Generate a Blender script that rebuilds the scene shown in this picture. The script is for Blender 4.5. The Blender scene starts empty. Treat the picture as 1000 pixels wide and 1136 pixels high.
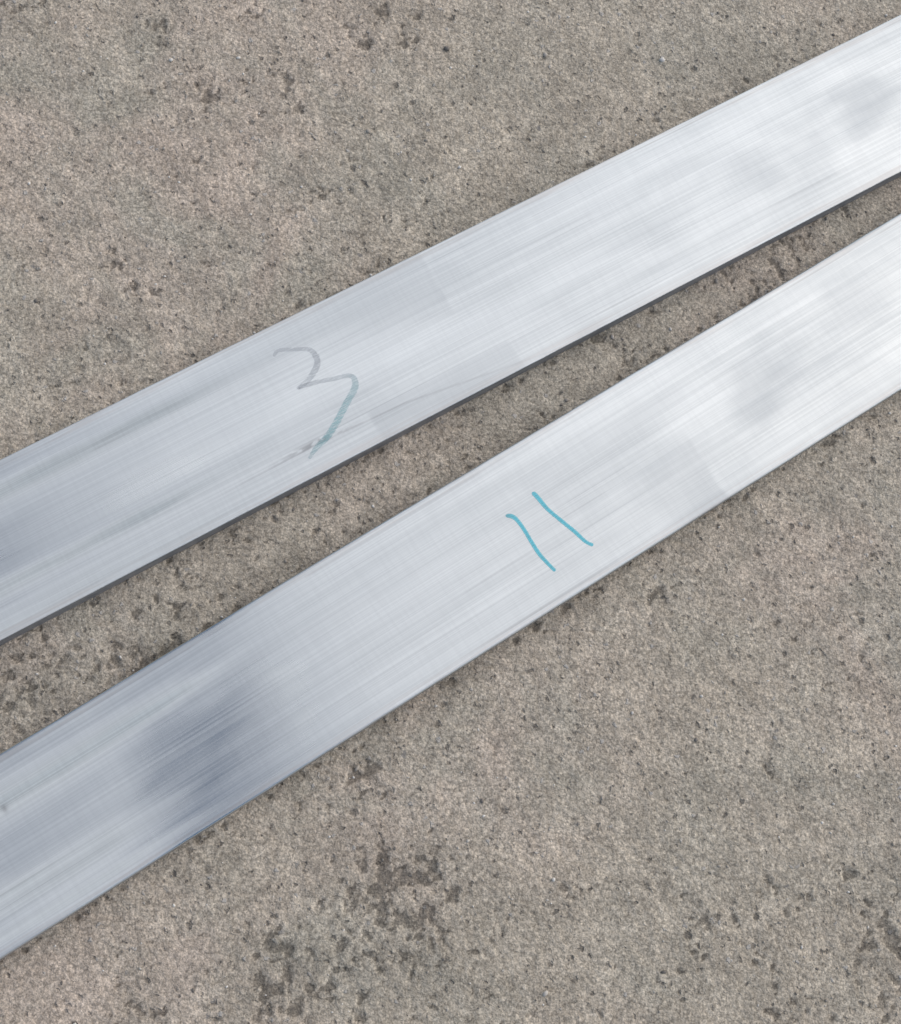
import bpy, bmesh, math
import numpy as np

# ------------------------------------------------------------------ camera, sky, sun, exposure
scene = bpy.context.scene
C = scene.collection

BAR_T = 0.010                 # bar thickness (m)
BAR_W = 0.080                 # bar width (m)
FOV_Y = math.radians(46.0)
CAM_H = 0.5805                # camera height above the bars' top faces
TILT, AXIS = math.radians(13.0), math.radians(-18.5)

def rot_z(t): return np.array([[math.cos(t), -math.sin(t), 0], [math.sin(t), math.cos(t), 0], [0, 0, 1]])
def rot_x(t): return np.array([[1, 0, 0], [0, math.cos(t), -math.sin(t)], [0, math.sin(t), math.cos(t)]])
CAM_R = rot_z(AXIS) @ rot_x(TILT) @ rot_z(-AXIS)
CAM_P = np.array([0.0, 0.0, BAR_T + CAM_H])

cam_data = bpy.data.cameras.new('camera')
cam_data.sensor_fit = 'VERTICAL'
cam_data.angle_y = FOV_Y
cam_data.clip_start = 0.01
cam_data.clip_end = 200
cam = bpy.data.objects.new('camera', cam_data)
C.objects.link(cam)
M4 = np.eye(4); M4[:3, :3] = CAM_R; M4[:3, 3] = CAM_P
from mathutils import Matrix
cam.matrix_world = Matrix(M4.tolist())
scene.camera = cam

SUN_EL, SUN_AZ = math.radians(34), math.radians(30)     # azimuth counter-clockwise from +X
world = bpy.data.worlds.new('World')
scene.world = world
world.use_nodes = True
nt = world.node_tree
bg = nt.nodes['Background']
sky = nt.nodes.new('ShaderNodeTexSky')
sky.sky_type = 'NISHITA'
sky.sun_disc = False
sky.sun_elevation = SUN_EL
sky.sun_rotation = math.pi / 2 - SUN_AZ
sky.altitude = 0
sky.air_density = 1.0
sky.dust_density = 1.6
sky.ozone_density = 1.0
nt.links.new(sky.outputs[0], bg.inputs[0])
bg.inputs[1].default_value = 0.065

sun_data = bpy.data.lights.new('sun', 'SUN')
sun_data.energy = 1.5
sun_data.angle = math.radians(128)
sun_data.color = (1.0, 0.96, 0.90)
sun = bpy.data.objects.new('sun', sun_data)
C.objects.link(sun)
sd = np.array([math.cos(SUN_EL) * math.cos(SUN_AZ), math.cos(SUN_EL) * math.sin(SUN_AZ), math.sin(SUN_EL)])
from mathutils import Vector
sun.rotation_euler = Vector(sd.tolist()).to_track_quat('Z', 'Y').to_euler()
sun.location = (1.5, 1.5, 3)

vs = scene.view_settings
vs.view_transform = 'Standard'
vs.look = 'None'
vs.gamma = 1
vs.use_curve_mapping = False
vs.exposure = 0.66

# ------------------------------------------------------------------ helpers
def plan(px, py, z=BAR_T):
    """Plan position (x, y) of a photograph point lying on the level z."""
    f = 568.0 / math.tan(FOV_Y / 2)
    d = CAM_R @ np.array([(px - 500) / f, -(py - 568) / f, -1.0])
    k = (CAM_P[2] - z) / -d[2]
    return np.array([d[0] * k, d[1] * k])

def hash2(ix, iy, seed):
    h = (ix.astype(np.int64) * 374761393 + iy.astype(np.int64) * 668265263 + seed * 1442695041) & 0xFFFFFFFF
    h = ((h ^ (h >> 13)) * 1274126177) & 0xFFFFFFFF
    h = ((h ^ (h >> 16)) * 2246822519) & 0xFFFFFFFF
    return ((h ^ (h >> 15)) & 0xFFFFFF) / float(0xFFFFFF)

def vnoise(x, y, seed):
    """smooth value noise in 0..1"""
    ix = np.floor(x); iy = np.floor(y)
    fx = x - ix; fy = y - iy
    fx = fx * fx * fx * (fx * (fx * 6 - 15) + 10); fy = fy * fy * fy * (fy * (fy * 6 - 15) + 10)
    a = hash2(ix, iy, seed); b = hash2(ix + 1, iy, seed)
    c = hash2(ix, iy + 1, seed); d = hash2(ix + 1, iy + 1, seed)
    return (a * (1 - fx) + b * fx) * (1 - fy) + (c * (1 - fx) + d * fx) * fy

def fbm(x, y, seed, octaves=4, gain=0.5):
    s = 0; amp = 1; tot = 0
    for o in range(octaves):
        s = s + amp * vnoise(x * 2 ** o + 17.3 * o, y * 2 ** o - 9.1 * o, seed + o)
        tot += amp; amp *= gain
    return s / tot

def smooth(a, b, x):
    t = np.clip((x - a) / (b - a), 0, 1)
    return t * t * (3 - 2 * t)

def grid_mesh(name, co, faces, smooth_shade=True):
    me = bpy.data.meshes.new(name)
    me.vertices.add(len(co)); me.vertices.foreach_set('co', np.ascontiguousarray(co, dtype=np.float32).ravel())
    n = len(faces)
    me.loops.add(n * 4); me.loops.foreach_set('vertex_index', np.ascontiguousarray(faces, dtype=np.int32).ravel())
    me.polygons.add(n)
    me.polygons.foreach_set('loop_start', np.arange(0, n * 4, 4, dtype=np.int32))
    me.polygons.foreach_set('use_smooth', np.full(n, smooth_shade))
    me.update(calc_edges=True)
    me.validate()
    return me

def float_attr(me, name, vals):
    a = me.attributes.new(name, 'FLOAT', 'POINT')
    a.data.foreach_set('value', np.ascontiguousarray(vals, dtype=np.float32))

def new_mat(name):
    m = bpy.data.materials.new(name); m.use_nodes = True
    return m, m.node_tree, m.node_tree.nodes['Principled BSDF']

class NB:
    """small helper for wiring nodes"""
    k = 0
    def __init__(s, t): s.t = t
    def n(s, typ, ins=None, **kw):
        nd = s.t.nodes.new(typ)
        for k, v in kw.items(): setattr(nd, k, v)
        for k, v in (ins or {}).items():
            if hasattr(v, 'is_linked') or isinstance(v, bpy.types.NodeSocket): s.t.links.new(v, nd.inputs[k])
            else: nd.inputs[k].default_value = v
        return nd
    def math(s, op, a, b=0.0, c=0.0, clamp=False):
        nd = s.n('ShaderNodeMath', {0: a, 1: b, 2: c}, operation=op, use_clamp=clamp); return nd.outputs[0]
    def ramp(s, v, lo, hi, a=0.0, b=1.0):
        nd = s.n('ShaderNodeMapRange', {0: v, 1: lo, 2: hi, 3: a, 4: b}, interpolation_type='SMOOTHSTEP'); return nd.outputs[0]
    def noise(s, vec, scale, detail=3, rough=0.5, dist=0.0):
        NB.k += 1
        vec = s.n('ShaderNodeVectorMath', {0: vec, 1: (3.17 * NB.k % 7.3, 5.71 * NB.k % 9.1, 1.93 * NB.k % 4.7)}, operation='ADD').outputs[0]
        nd = s.n('ShaderNodeTexNoise', {'Vector': vec, 'Scale': scale, 'Detail': detail, 'Roughness': rough, 'Distortion': dist}); return nd
    def mix(s, f, a, b, mode='MIX'):
        nd = s.n('ShaderNodeMix', {0: f}, data_type='RGBA', blend_type=mode)
        for i, v in ((6, a), (7, b)):
            if isinstance(v, bpy.types.NodeSocket): s.t.links.new(v, nd.inputs[i])
            else: nd.inputs[i].default_value = (*v, 1)
        return nd.outputs[2]
    def scalevec(s, vec, sx, sy, sz):
        return s.n('ShaderNodeMapping', {'Vector': vec, 'Scale': (sx, sy, sz)}).outputs[0]
    def attr(s, name):
        return s.n('ShaderNodeAttribute', attribute_name=name).outputs['Fac']

# ------------------------------------------------------------------ the ground
def graded(lo, hi, step, out):
    core = np.arange(lo, hi + step / 2, step)
    tail = []; s = step; x = hi
    while x < out:
        s *= 1.35; x += s; tail.append(x)
    tail = np.array(tail); tl = lo - (tail - hi)
    return np.concatenate([tl[::-1], core, tail])

def stain_shade_field(X, Y):
    """grime and pitting on the slab, plus painted contact shade by the bars: spots (photo px, py, radius px, strength)"""
    spots = [(440, 1000, 60, 1.0), (400, 1060, 55, .75), (475, 1085, 55, .5), (315, 1085, 40, .95), (150, 1115, 30, .7),
             (400, 862, 26, .9), (840, 965, 30, .5), (905, 1000, 30, .6), (985, 1052, 45, .95), (950, 990, 26, .7),
             (845, 1105, 40, .6), (800, 1050, 26, .8), (855, 1045, 20, .8), (985, 1090, 35, .6), (730, 660, 14, .9),
             (795, 560, 25, .6), (15, 10, 36, .8), (180, 35, 22, .5), (265, 10, 40, .4), (440, 8, 30, .9),
             (400, 32, 20, .8), (458, 45, 18, .7), (305, 105, 30, .7), (240, 108, 32, .5), (350, 95, 16, .4), (375, 205, 34, .55),
             (165, 320, 22, .65), (130, 290, 40, .35), (110, 390, 30, .4), (90, 230, 40, .35), (320, 355, 30, .35),
             (230, 670, 60, .6), (60, 780, 40, .5), (10, 770, 28, .8), (190, 690, 40, .5), (300, 610, 40, .35), (410, 500, 20, .5),
             (830, 320, 20, .6), (860, 297, 10, .8), (935, 228, 9, .9), (600, 450, 16, .5), (650, 90, 30, .35), (740, 120, 25, .5),
             (550, 1030, 40, .3), (640, 930, 40, .3), (620, 1010, 30, .5), (230, 1000, 40, .35), (940, 755, 30, .4), (600, 300, 14, .4),
             (870, 820, 60, .25), (690, 760, 50, .15), (560, 70, 25, .35), (310, 70, 30, .25),
             (110, 730, 60, .6), (350, 565, 50, .5), (500, 485, 45, .4), (700, 385, 40, .45), (900, 262, 40, .5), (30, 740, 40, .6)]
    m = np.zeros_like(X)
    for i, (px, py, r, s) in enumerate(spots):
        c = plan(px, py, 0.0); rr = r * 0.00048 * 1.25
        d2 = ((X - c[0]) ** 2 + (Y - c[1]) ** 2) / rr ** 2
        m = np.maximum(m, s * np.exp(-d2))
    # scrapes, thin dirty lines, painted contact shade along the bars: (x0, y0, x1, y1, half width px, strength)
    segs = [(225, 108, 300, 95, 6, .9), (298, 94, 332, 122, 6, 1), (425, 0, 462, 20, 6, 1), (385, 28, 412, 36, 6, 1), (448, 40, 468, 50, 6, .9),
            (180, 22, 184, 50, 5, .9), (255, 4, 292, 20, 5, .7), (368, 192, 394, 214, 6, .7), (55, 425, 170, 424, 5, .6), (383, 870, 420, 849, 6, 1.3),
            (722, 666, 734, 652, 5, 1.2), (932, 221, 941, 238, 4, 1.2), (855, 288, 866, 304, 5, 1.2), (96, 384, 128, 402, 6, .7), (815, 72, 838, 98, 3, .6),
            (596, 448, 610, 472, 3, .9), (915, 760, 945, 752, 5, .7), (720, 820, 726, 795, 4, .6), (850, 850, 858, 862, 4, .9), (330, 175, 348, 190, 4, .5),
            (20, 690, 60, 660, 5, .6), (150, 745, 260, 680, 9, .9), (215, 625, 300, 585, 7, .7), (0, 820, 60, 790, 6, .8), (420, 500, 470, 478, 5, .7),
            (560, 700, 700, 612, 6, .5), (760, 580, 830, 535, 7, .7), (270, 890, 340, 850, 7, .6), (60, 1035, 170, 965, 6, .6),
            (0, 722, 1000, 200, 7, .5), (0, 1070, 1000, 440, 6, .55), (0, 831, 1000, 230, 5, .5), (0, 503, 1000, 12, 4, .35)]  # full-length bands: contact shade of the bar edges painted into the slab
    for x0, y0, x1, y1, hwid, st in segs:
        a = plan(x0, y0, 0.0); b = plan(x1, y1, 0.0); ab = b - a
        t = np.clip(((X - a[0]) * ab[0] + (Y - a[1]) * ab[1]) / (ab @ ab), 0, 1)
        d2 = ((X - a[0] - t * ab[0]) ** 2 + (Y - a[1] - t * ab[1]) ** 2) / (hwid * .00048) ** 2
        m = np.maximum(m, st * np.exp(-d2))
    return m

def build_ground():
    st = 0.0011
    xs = graded(-0.42, 0.52, st, 25.0); ys = graded(-0.30, 0.62, st, 25.0)
    nx, ny = len(xs), len(ys)
    X, Y = np.meshgrid(xs, ys)
    Z = np.zeros_like(X)
    Z += 0.0016 * (fbm(X * 9, Y * 9, 3, 3) - 0.5)                 # slow undulation
    Z += 0.0010 * (fbm(X * 60, Y * 60, 11, 3) - 0.5)              # trowel lumps
    Z += 0.00065 * (vnoise(X * 420, Y * 420, 21) - 0.5)           # sandy surface
    m = stain_shade_field(X, Y)
    n1 = fbm(X * 210, Y * 210, 31, 3, 0.7)
    n2 = fbm(X * 90, Y * 90, 36, 3, 0.6)
    base = smooth(0.70, 0.86, fbm(X * 200, Y * 230, 41, 3, 0.65)) * smooth(0.45, 0.66, fbm(X * 13, Y * 13, 51, 2)) * .8
    pit_shade = smooth(0.60, 0.78, n1 * 0.62 + n2 * 0.30 + 0.23 * m) * smooth(0.03, 0.4, m)
    pit_shade = np.clip(np.maximum(pit_shade, base), 0, 1)
    Z -= 0.0011 * pit_shade
    Z -= np.percentile(Z, 99.6) - 0.0004                           # bars rest on the high points
    co = np.stack([X.ravel(), Y.ravel(), Z.ravel()], 1)
    idx = np.arange(nx * ny).reshape(ny, nx)
    f = np.stack([idx[:-1, :-1], idx[:-1, 1:], idx[1:, 1:], idx[1:, :-1]], -1).reshape(-1, 4)
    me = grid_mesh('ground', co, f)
    float_attr(me, 'pit_shade', pit_shade.ravel())
    float_attr(me, 'grime_shade', m.ravel())
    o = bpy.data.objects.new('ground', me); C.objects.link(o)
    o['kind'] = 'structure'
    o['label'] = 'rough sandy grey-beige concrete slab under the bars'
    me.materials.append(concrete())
    return o, xs, ys, Z

def concrete():
    m, t, b = new_mat('concrete'); w = NB(t)
    co = w.n('ShaderNodeTexCoord').outputs['Object']
    pit_shade = w.attr('pit_shade'); grime_shade = w.attr('grime_shade')
    brk = w.noise(co, 480, 3, .7).outputs[0]
    pit_shade = w.ramp(w.math('ADD', pit_shade, w.math('MULTIPLY', w.math('SUBTRACT', brk, .5), w.ramp(pit_shade, 0, .25, 0, 1.5))), .18, .75)
    tone = w.noise(co, 5.5, 3, .5).outputs[0]
    tone2 = w.noise(co, 17, 4, .55, .6).outputs[0]
    grain = w.noise(co, 560, 4, .75).outputs[0]
    grain2 = w.noise(co, 1150, 2, .6).outputs[0]
    worm = w.noise(co, 420, 2, .5, .5).outputs[0]
    c = w.mix(w.ramp(tone, .36, .64), (.532, .464, .372), (.580, .484, .394))
    c = w.mix(w.ramp(tone2, .35, .7), c, (.488, .438, .356))
    g = w.math('ADD', w.math('MULTIPLY', grain, .6), w.math('MULTIPLY', grain2, .4))
    # single sand grains: each its own tone, darker towards the cell borders
    gv1 = w.n('ShaderNodeTexVoronoi', {'Vector': co, 'Scale': 760.0, 'Randomness': 1.0}, feature='F1')
    gc = w.n('ShaderNodeSeparateColor', {0: gv1.outputs['Color']}).outputs[2]
    gr = w.math('MULTIPLY', w.ramp(gc, .0, 1.0, .86, 1.16), w.ramp(gv1.outputs['Distance'], .35, .80, 1.04, .86))
    gv = w.math('MULTIPLY', w.math('MULTIPLY', w.ramp(g, .36, .64, .62, 1.32), gr), w.math('MULTIPLY', w.ramp(w.noise(co, 150, 3, .6).outputs[0], .3, .7, .86, 1.12), w.ramp(w.noise(co, 38, 4, .6).outputs[0], .3, .7, .88, 1.08)))
    cm = w.n('ShaderNodeVectorMath', {0: c, 'Scale': gv}, operation='SCALE').outputs[0]
    # pale sand grains and dark specks
    wob = w.n('ShaderNodeVectorMath', {0: w.noise(co, 330, 2, .6).outputs['Color'], 1: (.5, .5, .5)}, operation='SUBTRACT').outputs[0]
    wob = w.n('ShaderNodeVectorMath', {0: wob, 'Scale': .0045}, operation='SCALE').outputs[0]
    cw = w.n('ShaderNodeVectorMath', {0: co, 1: wob}, operation='ADD').outputs[0]
    vor = w.n('ShaderNodeTexVoronoi', {'Vector': cw, 'Scale': 300.0, 'Randomness': 1.0}, feature='F1')
    cell = w.n('ShaderNodeSeparateColor', {0: vor.outputs['Color']})
    pale = w.math('MULTIPLY', w.math('GREATER_THAN', cell.outputs[0], .95), w.ramp(vor.outputs['Distance'], .20, .40, 1, 0))
    dark = w.math('MULTIPLY', w.ramp(cell.outputs[1], .76, .97), w.ramp(vor.outputs['Distance'], .15, .46, 1, 0))
    vor2 = w.n('ShaderNodeTexVoronoi', {'Vector': cw, 'Scale': 120.0, 'Randomness': 1.0}, feature='F1')
    cell2 = w.n('ShaderNodeSeparateColor', {0: vor2.outputs['Color']})
    dark2 = w.math('MULTIPLY', w.ramp(cell2.outputs[1], .90, .99), w.ramp(vor2.outputs['Distance'], .08, .30, 1, 0))
    cm = w.mix(w.math('MULTIPLY', pale, .75), cm, (.56, .53, .49))
    cm = w.mix(w.math('MULTIPLY', dark, .6), cm, (.085, .075, .068))
    cm = w.mix(w.math('MULTIPLY', dark2, .7), cm, (.070, .062, .056))
    cm = w.n('ShaderNodeVectorMath', {0: cm, 'Scale': w.ramp(pit_shade, 0, 1, 1.0, .54)}, operation='SCALE').outputs[0]  # darkens the pits and the painted contact shade bands
    cm = w.mix(w.math('MULTIPLY', grime_shade, .10), cm, (.16, .145, .125))
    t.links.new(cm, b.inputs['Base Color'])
    b.inputs['Roughness'].default_value = .92
    b.inputs['Specular IOR Level'].default_value = .25
    h = w.math('ADD', w.math('MULTIPLY', g, .7), w.math('MULTIPLY', worm, .5))
    h = w.math('SUBTRACT', h, w.math('MULTIPLY', gv1.outputs['Distance'], .12))
    h = w.math('SUBTRACT', h, w.math('ADD', w.math('MULTIPLY', dark, .6), w.math('MULTIPLY', dark2, .8)))
    h = w.math('ADD', h, w.math('MULTIPLY', pale, .4))
    bp = w.n('ShaderNodeBump', {'Strength': .9, 'Distance': .0014, 'Height': h})
    t.links.new(bp.outputs[0], b.inputs['Normal'])
    return m

ground, GX, GY, GZ = build_ground()

# ------------------------------------------------------------------ the bars
def aluminium(name, seed):
    m, t, b = new_mat(name); w = NB(t)
    co = w.n('ShaderNodeTexCoord').outputs['Object']
    off = w.n('ShaderNodeVectorMath', {0: co, 1: (seed * 1.7, seed * .61, 0)}, operation='ADD').outputs[0]
    polish = w.attr('polish'); dull = w.attr('dull'); scuff = w.attr('scuff')
    streak = w.noise(w.scalevec(off, 5, 900, 60), 1.0, 3, .6).outputs[0]
    streak2 = w.noise(w.scalevec(off, 2.2, 190, 20), 1.0, 3, .55).outputs[0]
    fine = w.noise(w.scalevec(off, 30, 2600, 60), 1.0, 2, .5).outputs[0]
    chat = w.noise(w.scalevec(off, 700, 60, 25), 1.0, 2, .5).outputs[0]
    cloud = w.noise(w.scalevec(off, 14, 26, 10), 1.0, 4, .5, .4).outputs[0]
    brush = w.ramp(streak, .35, .65, .45, 1.0)
    hair = w.noise(w.scalevec(off, 4, 1500, 60), 1.0, 4, .75).outputs[0]
    hs = w.math('ADD', w.math('MULTIPLY', streak, .4), w.math('MULTIPLY', hair, .6))
    col = w.mix(w.ramp(hs, .36, .64), (.665, .695, .702), (.785, .815, .820))
    lines = w.noise(w.scalevec(off, 9, 1500, 60), 1.0, 1, .5).outputs[0]
    col = w.mix(w.ramp(lines, .70, .78, 0, .45), col, (.86, .88, .89))
    col = w.mix(w.ramp(lines, .30, .22, 0, .35), col, (.42, .44, .46))
    col = w.mix(w.ramp(chat, .35, .7, 0, .10), col, (.50, .52, .53))
    col = w.mix(w.math('MULTIPLY', w.math('MULTIPLY', dull, brush), .36), col, (.47, .495, .515))
    # warm grey tint along the rounded long edges, broken up by noise
    y = w.n('ShaderNodeSeparateXYZ', {0: co}).outputs[1]
    rim = w.math('MULTIPLY', w.ramp(w.math('ABSOLUTE', y), .0352, .0375), w.ramp(w.noise(w.scalevec(off, 22, 700, 60), 1.0, 3, .6).outputs[0], .38, .62))
    col = w.mix(w.math('MULTIPLY', rim, .45), col, (.62, .585, .56))
    col = w.mix(w.math('MULTIPLY', scuff, .8), col, (.22, .22, .23))
    t.links.new(col, b.inputs['Base Color'])
    b.inputs['Metallic'].default_value = 1
    r = w.math('ADD', w.ramp(cloud, .3, .7, .48, .58), w.ramp(streak2, .3, .7, -.025, .025))
    pol = w.math('MULTIPLY', w.math('MULTIPLY', polish, w.ramp(hs, .35, .65, 1.0, .86)), w.math('SUBTRACT', 1.0, w.attr('matte'), clamp=True))
    r = w.math('SUBTRACT', r, w.math('MULTIPLY', pol, .37))
    r = w.math('ADD', r, w.math('MULTIPLY', w.attr('matte'), .55))
    r = w.math('ADD', r, w.math('MULTIPLY', dull, .06), clamp=True)
    t.links.new(r, b.inputs['Roughness'])
    b.inputs['Anisotropic'].default_value = .55
    tan = w.n('ShaderNodeTangent', direction_type='UV_MAP')
    t.links.new(tan.outputs[0], b.inputs['Tangent'])
    h = w.math('ADD', w.math('MULTIPLY', streak, .5), w.math('MULTIPLY', fine, .35))
    h = w.math('ADD', h, w.math('MULTIPLY', streak2, .12))
    h = w.math('ADD', h, w.math('MULTIPLY', chat, .07))
    h = w.math('SUBTRACT', h, w.math('MULTIPLY', scuff, .5))
    bp = w.n('ShaderNodeBump', {'Strength': w.ramp(polish, 0, .8, .35, .10), 'Distance': .00022, 'Height': h})
    t.links.new(bp.outputs[0], b.inputs['Normal'])
    return m

def shaded_side():  # side faces: their shade is put into a darker base colour
    m, t, b = new_mat('shaded_side'); w = NB(t)
    co = w.n('ShaderNodeTexCoord').outputs['Object']
    n1 = w.noise(w.scalevec(co, 18, 500, 900), 1.0, 3, .6).outputs[0]
    t.links.new(w.mix(w.ramp(n1, .3, .7), (.30, .325, .37), (.44, .465, .51)), b.inputs['Base Color'])
    b.inputs['Metallic'].default_value = 1; b.inputs['Roughness'].default_value = .55
    return m
edge_mat = shaded_side()

class Bar:
    """a flat bar lying on the slab: local u runs along it, v across it (+v = far edge)"""
    def __init__(s, e_top, e_bot, corner):
        a = [plan(0, e_top[0]), plan(1000, e_top[1])]; b = [plan(0, e_bot[0]), plan(1000, e_bot[1])]
        d = (a[1] - a[0]) / np.linalg.norm(a[1] - a[0]) + (b[1] - b[0]) / np.linalg.norm(b[1] - b[0])
        s.ang = math.atan2(d[1], d[0])
        s.d = np.array([math.cos(s.ang), math.sin(s.ang)]); s.n = np.array([-s.d[1], s.d[0]])
        mid = (a[0] + a[1] + b[0] + b[1]) / 4
        s.c = mid; s.r = corner
        s.w = float(((a[0] + a[1]) / 2 - (b[0] + b[1]) / 2) @ s.n)
        s.bend = lambda u: u * 0.0         # gentle kink along the bar
    def uv(s, px, py):
        p = plan(px, py) - s.c
        return float(p @ s.d), float(p @ s.n)

up = Bar((508.2, 16.7), (712.8, 189.4), 0.0006)
lo = Bar((836.4, 234.4), (1064.2, 433.9), 0.0014)
print('bar widths', up.w, lo.w, 'angles', math.degrees(up.ang), math.degrees(lo.ang), up.c, lo.c)

def bar_height(bar, u, v):
    return bar.hfun(u, v)

def make_hfun(bar, ridges, bumps, seed):
    hw = BAR_W / 2
    def h(u, v):
        z = 0.00010 * (fbm(u * 11 + seed, v * 10 + seed, 60 + seed, 2) - .5)
        z = z + 0.000022 * (vnoise(u * 3 + seed, v * 240, 66 + seed) - .5) + 0.00007 * (vnoise(u * 2.2 + seed, v * 70, 67 + seed) - .5)
        for v0, sw, a, u0, u1 in ridges:
            z = z + a * np.exp(-((v - v0 * hw) / sw) ** 2) * (1 - smooth(u0, u1, u))
        for bu, bv, su, sv, a in bumps:
            z = z + a * np.exp(-((u - bu) / su) ** 2 - ((v - bv) / sv) ** 2)
        return z * smooth(hw, hw - .004, np.abs(v))
    bar.hfun = h

def mask_spots(bar, u, v, spots, seed, warp=.5):
    m = np.zeros_like(u)
    nu = fbm(u * 22, v * 70, 70 + seed, 3); nv = fbm(u * 22 + 9, v * 70, 80 + seed, 3)
    for px, py, ru, rv, s in spots:
        cu, cv = bar.uv(px, py)
        du = (u - cu) / ru + warp * (nu - .5) * 2; dv = (v - cv) / rv + warp * (nv - .5) * 2
        m = np.maximum(m, s * smooth(1.25, .35, np.sqrt(du * du + dv * dv)))
    return m

def build_bar(bar, label, mat, polish, dull, matte, scuff_fn, film, seed, length=(-0.95, 1.05)):
    hw = BAR_W / 2; r = bar.r; T = BAR_T
    us = np.concatenate([np.linspace(length[0], -.42, 60)[:-1], np.arange(-.42, .42, .0013), np.linspace(.42, length[1], 60)])
    nv_ = 161
    vt = np.linspace(-hw + r, hw - r, nv_)
    arc = np.radians(np.linspace(0, 90, 5))[1:]
    prof = [(v, T, 1) for v in vt]
    prof += [(hw - r + r * math.sin(a), T - r + r * math.cos(a), 0) for a in arc]
    prof += [(hw, T * .6, 0), (hw, T * .3, 0)]
    prof += [(hw - r + r * math.cos(a), r - r * math.sin(a), 0) for a in np.concatenate([[0], arc])]
    prof += [(0, 0, 0)]
    prof += [(-hw + r - r * math.sin(a), r - r * math.cos(a), 0) for a in np.concatenate([[0], arc])]
    prof += [(-hw, T * .3, 0), (-hw, T * .6, 0)]
    prof += [(-hw + r - r * math.cos(a), T - r + r * math.sin(a), 0) for a in np.concatenate([[0], arc[:-1]])]
    prof = np.array(prof); k = len(prof); n = len(us)
    U, V = np.meshgrid(us, prof[:, 0], indexing='ij')
    Z = np.repeat(prof[None, :, 1], n, 0)
    top = prof[:, 2] > .5
    Z = Z + np.where(top[None, :], bar.hfun(U, V), 0)
    Z = Z + bar.bend(U)
    # handling wear: the long edges are not knife straight
    edge = np.abs(V) > hw - r * 1.5
    V = V + np.where(edge, np.sign(V) * 0.00018 * (fbm(U * 70, np.sign(V) * 3 + seed, 88 + seed, 3) - .5), 0)
    co = np.stack([U, V, Z], -1).reshape(-1, 3)
    i = np.arange(n - 1)[:, None] * k; j = np.arange(k)[None, :]; j2 = (j + 1) % k
    f = np.stack([i + j, i + k + j, i + k + j2, i + j2], -1).reshape(-1, 4)
    me = grid_mesh('bar_body', co, f)
    # cut ends
    bm = bmesh.new(); bm.from_mesh(me); bm.verts.ensure_lookup_table()
    bm.faces.new([bm.verts[q] for q in range(k)]); bm.faces.new([bm.verts[(n - 1) * k + q] for q in reversed(range(k))])
    bmesh.ops.recalc_face_normals(bm, faces=bm.faces[:])
    uvl = bm.loops.layers.uv.new('UVMap')
    for fc in bm.faces:
        for l in fc.loops: l[uvl].uv = (l.vert.co.x, l.vert.co.y + l.vert.co.z)
    bm.to_mesh(me); bm.free()
    flat = np.empty(len(me.vertices) * 3, np.float32); me.vertices.foreach_get('co', flat); flat = flat.reshape(-1, 3)
    u, v = flat[:, 0].astype(float), flat[:, 1].astype(float); tp = (flat[:, 2] - bar.bend(u) > T * .8)
    float_attr(me, 'polish', mask_spots(bar, u, v, polish, seed, .35) * tp)
    float_attr(me, 'dull', np.maximum(mask_spots(bar, u, v, dull, seed + 5, .7), film(u, v)) * tp)
    mt = np.zeros_like(u)
    for (ax, ay), (bx, by), wd, st in matte:
        a0, a1 = bar.uv(ax, ay), bar.uv(bx, by)
        line = a0[1] + (u - a0[0]) * (a1[1] - a0[1]) / (a1[0] - a0[0]) + .0008 * (vnoise(u * 25, u * 0, seed) - .5)
        mt = np.maximum(mt, st * np.exp(-((v - line) / wd) ** 2) * (1 - smooth(a0[0] + (a1[0] - a0[0]) * .45, a1[0] * 1.0 + .02, u)) * (.65 + .7 * (fbm(u * 30, v * 300, 44 + seed, 2) - .2)))
    float_attr(me, 'matte', np.clip(mt, 0, 1) * tp)
    float_attr(me, 'scuff', scuff_fn(u, v) * tp)
    me.materials.append(mat); me.materials.append(edge_mat)
    zc = np.empty(len(me.polygons) * 3, np.float32); me.polygons.foreach_get('normal', zc)
    me.polygons.foreach_set('material_index', (np.abs(zc.reshape(-1, 3)[:, 2]) < .35).astype(np.int32))
    root = bpy.data.objects.new('metal_bar', None); C.objects.link(root)
    root.empty_display_size = .05
    root.location = (bar.c[0], bar.c[1], 0.0002); root.rotation_euler = (0, 0, bar.ang)
    root['label'] = label; root['category'] = 'metal bar'; root['group'] = 'flat metal bars on the concrete'
    o = bpy.data.objects.new('bar_body', me); C.objects.link(o); o.parent = root
    bar.root = root
    return root

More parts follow.
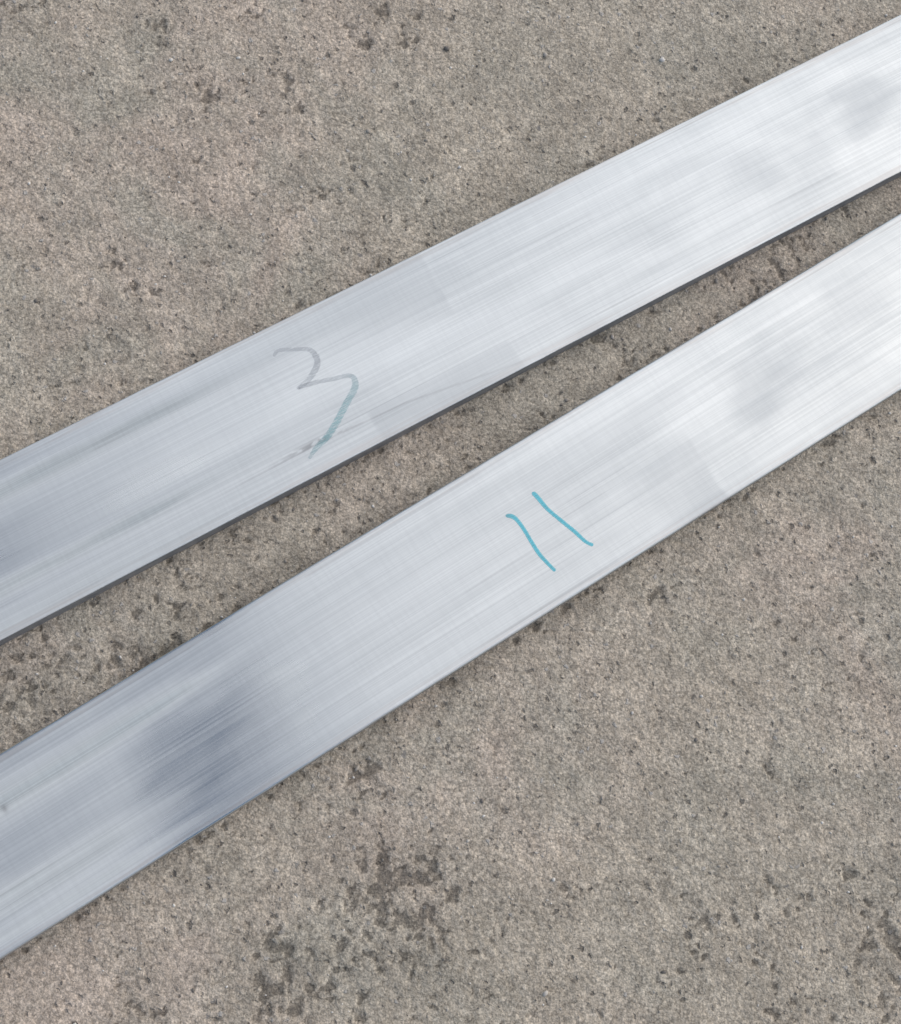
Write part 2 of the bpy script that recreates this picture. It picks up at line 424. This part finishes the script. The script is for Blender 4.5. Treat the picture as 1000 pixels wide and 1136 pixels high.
def ribbon(bar, name, pts, label, mat, lift=0.00007, fade=1.0):
    """a stroke of marker ink: pts = (px, py, width px, ink 0..1, teal 0..1) along the stroke"""
    P = np.array([(*bar.uv(p[0], p[1]), p[2] * .00048 * (.86 if fade < 1 else 1), p[3] * fade, p[4]) for p in pts])
    t = np.concatenate([[0], np.cumsum(np.hypot(*np.diff(P[:, :2], axis=0).T))]); m = len(P)
    n = max(24, int(t[-1] / .0006))
    tt = np.linspace(0, t[-1], n)
    # Catmull-Rom through the points
    out = np.zeros((n, 5))
    for k, s in enumerate(tt):
        i = min(max(np.searchsorted(t, s, 'right') - 1, 0), m - 2)
        q = (s - t[i]) / (t[i + 1] - t[i])
        p0 = P[max(i - 1, 0)]; p1 = P[i]; p2 = P[i + 1]; p3 = P[min(i + 2, m - 1)]
        out[k] = .5 * (2 * p1 + (p2 - p0) * q + (2 * p0 - 5 * p1 + 4 * p2 - p3) * q * q + (3 * p1 - p0 - 3 * p2 + p3) * q ** 3)
    d = np.gradient(out[:, :2], axis=0); d /= np.linalg.norm(d, axis=1)[:, None]
    nn = np.stack([-d[:, 1], d[:, 0]], 1)
    cap = np.sqrt(np.clip(np.minimum(tt, t[-1] - tt) / (np.maximum(out[:, 2], 1e-5) * .5), 0.05, 1))
    cr = 7
    cs = np.linspace(-1, 1, cr)
    ragged = 1 + .22 * (fbm(tt * 900, tt * 0 + 3, 5, 3) - .5)
    co = []; ink = []; teal = []; across = []
    for c in cs:
        w = out[:, 2] * .5 * cap * (ragged if c > 0 else ragged[::-1]) * c
        q = out[:, :2] + nn * w[:, None]
        z = BAR_T + bar.hfun(q[:, 0], q[:, 1]) + bar.bend(q[:, 0]) + lift
        co.append(np.column_stack([q, z])); ink.append(out[:, 3]); teal.append(out[:, 4]); across.append(np.full(n, abs(c)))
    co = np.stack(co, 1).reshape(-1, 3)
    idx = np.arange(n * cr).reshape(n, cr)
    f = np.stack([idx[:-1, :-1], idx[1:, :-1], idx[1:, 1:], idx[:-1, 1:]], -1).reshape(-1, 4)
    me = grid_mesh(name, co, f[:, ::-1])
    float_attr(me, 'ink', np.stack(ink, 1).ravel()); float_attr(me, 'teal', np.stack(teal, 1).ravel())
    float_attr(me, 'across', np.stack(across, 1).ravel())
    me.materials.append(mat)
    o = bpy.data.objects.new(name, me); C.objects.link(o); o.parent = bar.root
    o['label'] = label
    return o

def ink_material(name, c0, c1, c2, worn):
    m, t, b = new_mat(name); w = NB(t)
    co = w.n('ShaderNodeTexCoord').outputs['Object']
    ink = w.attr('ink'); teal = w.attr('teal'); ac = w.attr('across')
    n1 = w.noise(w.scalevec(co, 260, 2400, 300), 1.0, 3, .65).outputs[0]
    col = w.mix(teal, c0, w.mix(w.ramp(ac, .2, 1), c1, c2))
    t.links.new(col, b.inputs['Base Color'])
    b.inputs['Roughness'].default_value = .45
    a = w.math('MULTIPLY', ink, w.ramp(n1, .32, .56, worn, 1.0))
    a = w.math('MULTIPLY', a, w.ramp(ac, .72, 1.0, 1.0, .35), clamp=True)
    t.links.new(a, b.inputs['Alpha'])
    return m

# upper bar
u_q, v_q = up.uv(0, 600)
make_hfun(up, [(.62, .006, .00035, -.30, .05), (-.45, .007, .00030, -.32, -.02)],
          [], 1)
g0, g1, g2, g3 = up.uv(270, 536), up.uv(350, 494), up.uv(450, 447), up.uv(640, 380)
def scuff_up(u, v):
    gu = np.array([g0[0] - .02, g0[0], g1[0], g2[0], g3[0]]); gv = np.array([g0[1] - .001, g0[1], g1[1], g2[1], g3[1]])
    line = np.interp(u, gu, gv)
    k = np.interp(u, gu, [0, .22, .48, .38, .12], left=0, right=0)
    wid = .0005
    a = np.exp(-((v - line) / wid) ** 2) * k * (.7 + .3 * smooth(.3, .6, fbm(u * 160, v * 300, 7, 3)))
    # rubbed dirt beside the groove under the figure
    d = np.exp(-((u - g1[0]) / .016) ** 2) * np.exp(-((v - line - .0012) / .0014) ** 2)
    b = .7 * d * smooth(.48, .62, fbm(u * 260, v * 600, 9, 2))
    # short scratches
    s = smooth(.84, .92, vnoise(u * 16, v * 1900, 14)) * smooth(.62, .8, fbm(u * 24, v * 60, 15, 2)) * .16
    far = np.exp(-((v - (BAR_W / 2 - .0030 + .0008 * (vnoise(u * 7, u * 0, 8) - .5))) / .00045) ** 2) * .22 * smooth(.40, .65, fbm(u * 26, u * 0 + 2, 17, 3))
    return np.clip(a + b + s + far, 0, 1)
def scuff_lo(u, v):
    s = smooth(.84, .92, vnoise(u * 16, v * 1900, 24)) * smooth(.62, .8, fbm(u * 24, v * 60, 25, 2)) * .16
    c = lo.uv(6, 897); nick = np.exp(-((u - c[0]) / .0012) ** 2 - ((v - c[1]) / .002) ** 2) * .5
    far = np.exp(-((v - (BAR_W / 2 - .0038 + .0006 * (vnoise(u * 9, u * 0, 3) - .5))) / .00045) ** 2) * .30 * smooth(.35, .6, fbm(u * 30, u * 0 + 2, 12, 3))
    c0, c1 = lo.uv(520, 725)[0], lo.uv(690, 620)[0]
    near = np.exp(-((v + BAR_W / 2 - .0034) / .0005) ** 2) * .35 * smooth(c0 - .01, c0 + .03, u) * (1 - smooth(c1 - .02, c1 + .01, u))
    return np.clip(s + nick + far + near, 0, 1)

def film_up(u, v):                       # edge of an old protective film or tape mark across the bar
    w = .004 * (fbm(v * 60, v * 0, 21, 3) - .5)
    a = up.uv(478, 300)[0] + w; b = up.uv(395, 345)[0]
    m = smooth(b - .03, b + .02, u) * (1 - smooth(a - .0012, a + .0012, u)) * smooth(-.005, .012, v) * .5
    c = up.uv(575, 395)[0] + w; d = up.uv(418, 475)[0]
    return np.maximum(m, smooth(d - .001, d + .001, u) * (1 - smooth(c - .001, c + .001, u)) * smooth(-.022, -.024, v) * .7)
def film_lo(u, v):
    a = lo.uv(785, 520)[0] + .004 * (fbm(v * 70, v * 0, 22, 3) - .5)
    return smooth(a - .06, a - .01, u) * (1 - smooth(a - .0015, a + .0015, u)) * smooth(.004, -.012, v) * .7

build_bar(up, 'silver flat metal bar marked with a faded handwritten 3, the upper of the two',
          aluminium('brushed_aluminium', 1),
          [(40, 600, .16, .022, .62), (200, 500, .16, .018, .46), (60, 495, .14, .006, .5)],
          [(965, 105, .024, .016, .8), (835, 190, .018, .012, .45), (750, 190, .02, .006, .3), (490, 305, .012, .010, .35),
           (560, 395, .03, .006, .3), (900, 170, .02, .02, .3), (440, 470, .02, .006, .35), (700, 270, .03, .008, .3)],
          [((0, 545), (260, 418), .0042, .9), ((0, 655), (330, 482), .004, .9), ((0, 700), (330, 530), .003, .3)], scuff_up, film_up, 1)

make_hfun(lo, [(.50, .005, .0004, -.33, -.10), (-.62, .005, .00025, -.33, -.05)],
          [], 2)
lo_k0, lo_k1 = lo.uv(150, 890)[0], lo.uv(400, 730)[0]  # kink and smooth spots are added to imitate a dark reflection
lo.bend = lambda u: .0042 * smooth(lo_k0, lo_k1, u) * (1 - smooth(lo_k1 + .01, lo_k1 + .40, u)) + .0016 * (1 - smooth(lo_k0 - .13, lo_k0 + .01, u))
build_bar(lo, 'silver flat metal bar marked with two bright teal strokes, the lower of the two',
          aluminium('brushed_aluminium_worn', 2),
          [(275, 800, .046, .060, .88), (226, 852, .058, .052, .92), (130, 880, .08, .022, .52), (40, 950, .10, .014, .36), (130, 770, .13, .008, .55)],
          [(850, 430, .034, .014, .7), (760, 520, .03, .012, .5), (940, 340, .03, .014, .5), (650, 520, .05, .014, .35), (700, 470, .03, .01, .4)],
          [((0, 893), (300, 708), .0038, 1.0), ((0, 1000), (200, 885), .006, .6), ((0, 1045), (250, 890), .0022, .5)], scuff_lo, film_lo, 2)

ink = ink_material('marker_ink', (.30, .40, .42), (.15, .60, .70), (.24, .72, .80), .70)
ink_faded = ink_material('marker_ink_faded', (.46, .48, .52), (.27, .64, .66), (.36, .68, .70), .25)
ribbon(up, 'marker_stroke', [(304, 396, 4, .35, .0), (309, 389, 5, .4, 0), (326, 388, 5, .45, 0), (343, 388, 6, .5, .0), (351, 396, 8, .55, .0), (352, 405, 8, .55, .0),
        (347, 415, 8, .5, .05), (341, 423, 7, .45, .05), (331, 431, 5, .4, 0), (338, 428, 6, .45, 0), (352, 424, 6, .45, 0), (372, 420, 6, .45, .1), (386, 417, 6, .5, .2), (393, 420, 8, .55, .5),
        (394, 430, 9, .6, .65), (386, 445, 9, .62, .75), (375, 466, 9, .68, .8), (364, 484, 9, .72, .8), (352, 496, 7, .6, .7), (343, 509, 4, .55, .4)],
        'faded grey-green handwritten 3', ink_faded, fade=.62)
ribbon(lo, 'marker_stroke', [(560, 574, 4, .85, .7), (567, 574.5, 5, .95, .9), (573, 579, 4.2, 1, 1), (581, 590, 4.2, 1, 1), (590, 605, 4.2, 1, 1), (598, 617, 4.2, 1, 1), (607, 627, 3.9, .95, 1), (615, 635, 4, 1, .9)],
       'left teal marker stroke of the handwritten 11', ink)
ribbon(lo, 'marker_stroke', [(589.5, 548, 5, 1, .9), (595, 553, 5, 1, 1), (606, 566, 4.2, 1, 1), (620, 578, 4.2, 1, 1), (636, 591, 4.2, 1, 1), (648, 602, 3.9, 1, 1), (657, 606.5, 4, 1, .9)],
       'right teal marker stroke of the handwritten 11', ink)

# ------------------------------------------------------------------ loose grit lying on the slab
def build_grit():
    rng = np.random.default_rng(8)
    bm = bmesh.new(); bmesh.ops.create_icosphere(bm, subdivisions=1, radius=1.0)
    bv = np.array([v.co[:] for v in bm.verts]); bf = np.array([[v.index for v in f.verts] for f in bm.faces]); bm.free()
    n = 7500
    x = rng.uniform(-.40, .50, n); y = rng.uniform(-.29, .60, n)
    keep = np.ones(n, bool)
    for b in (up, lo):
        v = (x - b.c[0]) * b.n[0] + (y - b.c[1]) * b.n[1]
        keep &= np.abs(v) > BAR_W / 2 + .0008
    x, y = x[keep], y[keep]; n = len(x)
    r = .00028 + .0006 * rng.random(n) ** 3.0 + (rng.random(n) > .988) * .0007
    ix = np.clip(np.searchsorted(GX, x), 1, len(GX) - 1); iy = np.clip(np.searchsorted(GY, y), 1, len(GY) - 1)
    z = GZ[iy, ix] + r * .25
    sc = np.stack([r * rng.uniform(.8, 1.5, n), r * rng.uniform(.7, 1.1, n), r * rng.uniform(.5, .9, n)], 1)
    a = rng.uniform(0, 6.283, n); ca, sa = np.cos(a), np.sin(a)
    jit = rng.uniform(.78, 1.18, (n, len(bv), 1))
    p = bv[None] * jit * sc[:, None]
    q = np.stack([p[..., 0] * ca[:, None] - p[..., 1] * sa[:, None], p[..., 0] * sa[:, None] + p[..., 1] * ca[:, None], p[..., 2]], -1)
    q += np.stack([x, y, z], 1)[:, None]
    f = (bf[None] + (np.arange(n) * len(bv))[:, None, None]).reshape(-1, 3)
    me = bpy.data.meshes.new('loose_grit')
    me.vertices.add(n * len(bv)); me.vertices.foreach_set('co', q.astype(np.float32).ravel())
    me.loops.add(f.size); me.loops.foreach_set('vertex_index', f.astype(np.int32).ravel())
    me.polygons.add(len(f)); me.polygons.foreach_set('loop_start', np.arange(0, f.size, 3, dtype=np.int32))
    me.update(calc_edges=True)
    float_attr(me, 'shade', np.repeat(rng.random(n), len(bv)))
    m, t, b = new_mat('sand_grain'); w = NB(t)
    sh = w.attr('shade')
    c = w.mix(w.ramp(sh, .0, .55), (.16, .145, .13), (.42, .375, .32))
    c = w.mix(w.ramp(sh, .62, .95), c, (.78, .75, .70))
    t.links.new(c, b.inputs['Base Color']); b.inputs['Roughness'].default_value = .7
    me.materials.append(m)
    o = bpy.data.objects.new('loose_grit', me); C.objects.link(o)
    o['kind'] = 'stuff'; o['label'] = 'loose sand grains scattered over the concrete slab'; o['category'] = 'grit'
build_grit()
